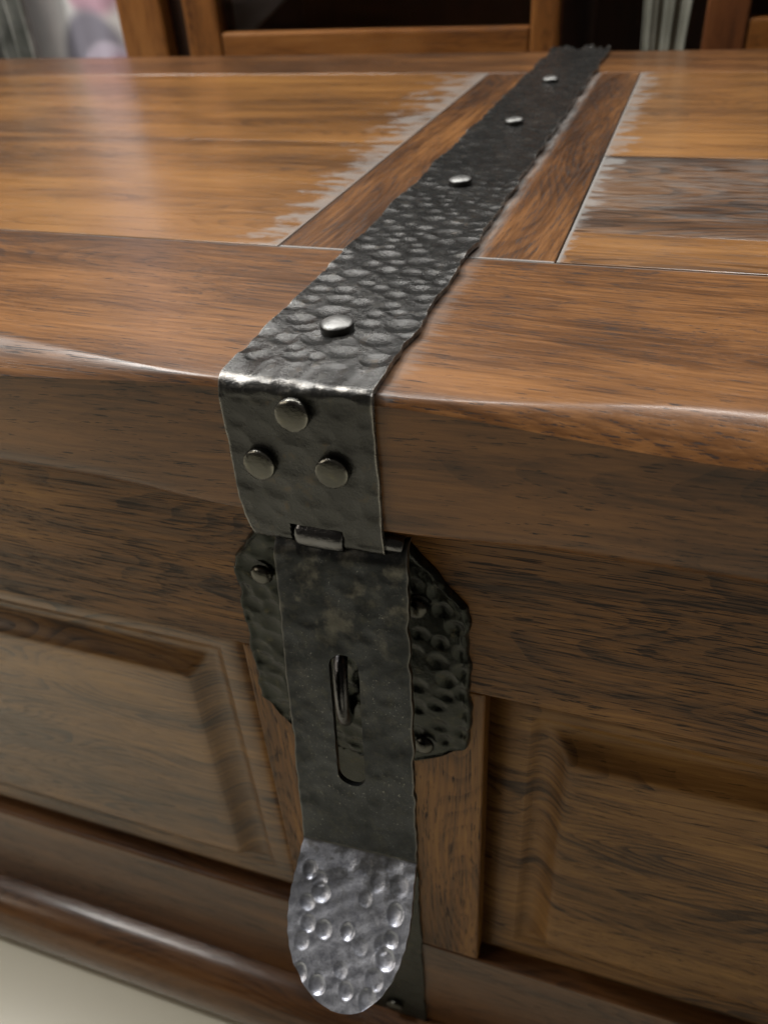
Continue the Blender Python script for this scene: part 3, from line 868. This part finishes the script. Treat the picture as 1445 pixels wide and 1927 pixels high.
# cloths
def cloth_mat(name, cols, rough=.85, seed=0):
    t = NT(name)
    p = t.mapping(t.coord(), (22, 22, 22), (seed, seed, seed))
    n = t.noise(p, 1, 3)
    return t.fin(t.mix(t.ss(n, .3, .7), cols[0], cols[1]), rough, 0, None, 0, .2, .2)
def hanging(name, x0, x1, y, z0, z1, amp, waves, mat, taper=1.0, seed=0, lean=0.0):
    nx, nz = 120, 24; P = []
    cx = (x0 + x1) / 2
    r = random.Random(seed); ph = [r.uniform(0, 6) for _ in range(3)]
    for zz in np.linspace(z0, z1, nz):
        f = (zz - z0) / (z1 - z0); row = []
        k = taper + (1 - taper) * f
        for i in range(nx):
            uu = i / (nx - 1)
            x = cx + (x0 - cx + uu * (x1 - x0)) * k + lean * (1 - f)
            row.append((x, y + amp * math.sin(uu * waves * 6.283 + ph[0] + .5 * f) + amp * .4 * math.sin(uu * waves * 2.3 * 6.283 + ph[1]), zz))
        P.append(row)
    o = link(name, grid_mesh(name, P), mat, None)
    s = o.modifiers.new('thick', 'SOLIDIFY'); s.thickness = .002
    return o
# big petals printed on a pale cloth
t = NT('petal_print'); x, y, z = t.sep(t.mapping(t.coord(), (1000, 1000, 1000)))
def ell(cx, cz, rx, rz, soft=.35):
    a = t.math('POWER', t.math('DIVIDE', t.math('SUBTRACT', x, cx), rx), 2); b = t.math('POWER', t.math('DIVIDE', t.math('SUBTRACT', z, cz), rz), 2)
    return t.ss(t.math('ADD', a, b), 1 + soft, 1 - soft)
c = t.mix(t.ss(t.noise(t.mapping(t.coord(), (9, 9, 9)), 1, 3), .35, .65), (0.70, 0.71, 0.74), (0.84, 0.84, 0.86))
for cx, cz, rx, rz, colr in ((-705, 62, 52, 62, (0.55, 0.36, 0.46)), (-722, -50, 52, 62, (0.25, 0.245, 0.31)), (-700, -62, 40, 36, (0.50, 0.46, 0.58)), (-684, -72, 26, 30, (0.47, 0.36, 0.48)),
                             (-850, 160, 70, 90, (0.50, 0.36, 0.46)), (-760, 240, 80, 70, (0.30, 0.29, 0.36)), (-700, 420, 80, 90, (0.55, 0.38, 0.48)), (-880, 380, 70, 110, (0.28, 0.28, 0.34))):
    c = t.mix(ell(cx, cz, rx, rz), c, colr)
tag(hanging('printed_cloth', -1000, -655, 905, -470, 640, 5, 3, t.fin(c, .85, 0, None, 0, .2, .2), seed=3),
    'pale cloth printed with big mauve and pink petals at the upper left', 'cloth')
tag(hanging('curtain', -866, -783, 868, -470, 640, 9, 3.2, cloth_mat('grey_green_cloth', ((0.17, 0.18, 0.17), (0.38, 0.39, 0.38))), seed=5),
    'grey pleated curtain hanging in front of the petal print', 'curtain')
tag(hanging('dark_drape', -980, -846, 845, -470, 560, 8, 6, cloth_mat('black_cloth', ((0.012, 0.012, 0.011), (0.03, 0.03, 0.028))), seed=6),
    'black drape at the left edge of the photo', 'drape')
tag(hanging('gathered_cloth', -32, 82, 880, -300, 640, 2.5, 2.6, cloth_mat('grey_gauze', ((0.15, 0.155, 0.13), (0.24, 0.245, 0.21)), seed=4), taper=.16, seed=8, lean=4),
    'grey gathered cloth hanging between the two cabinets', 'cloth')
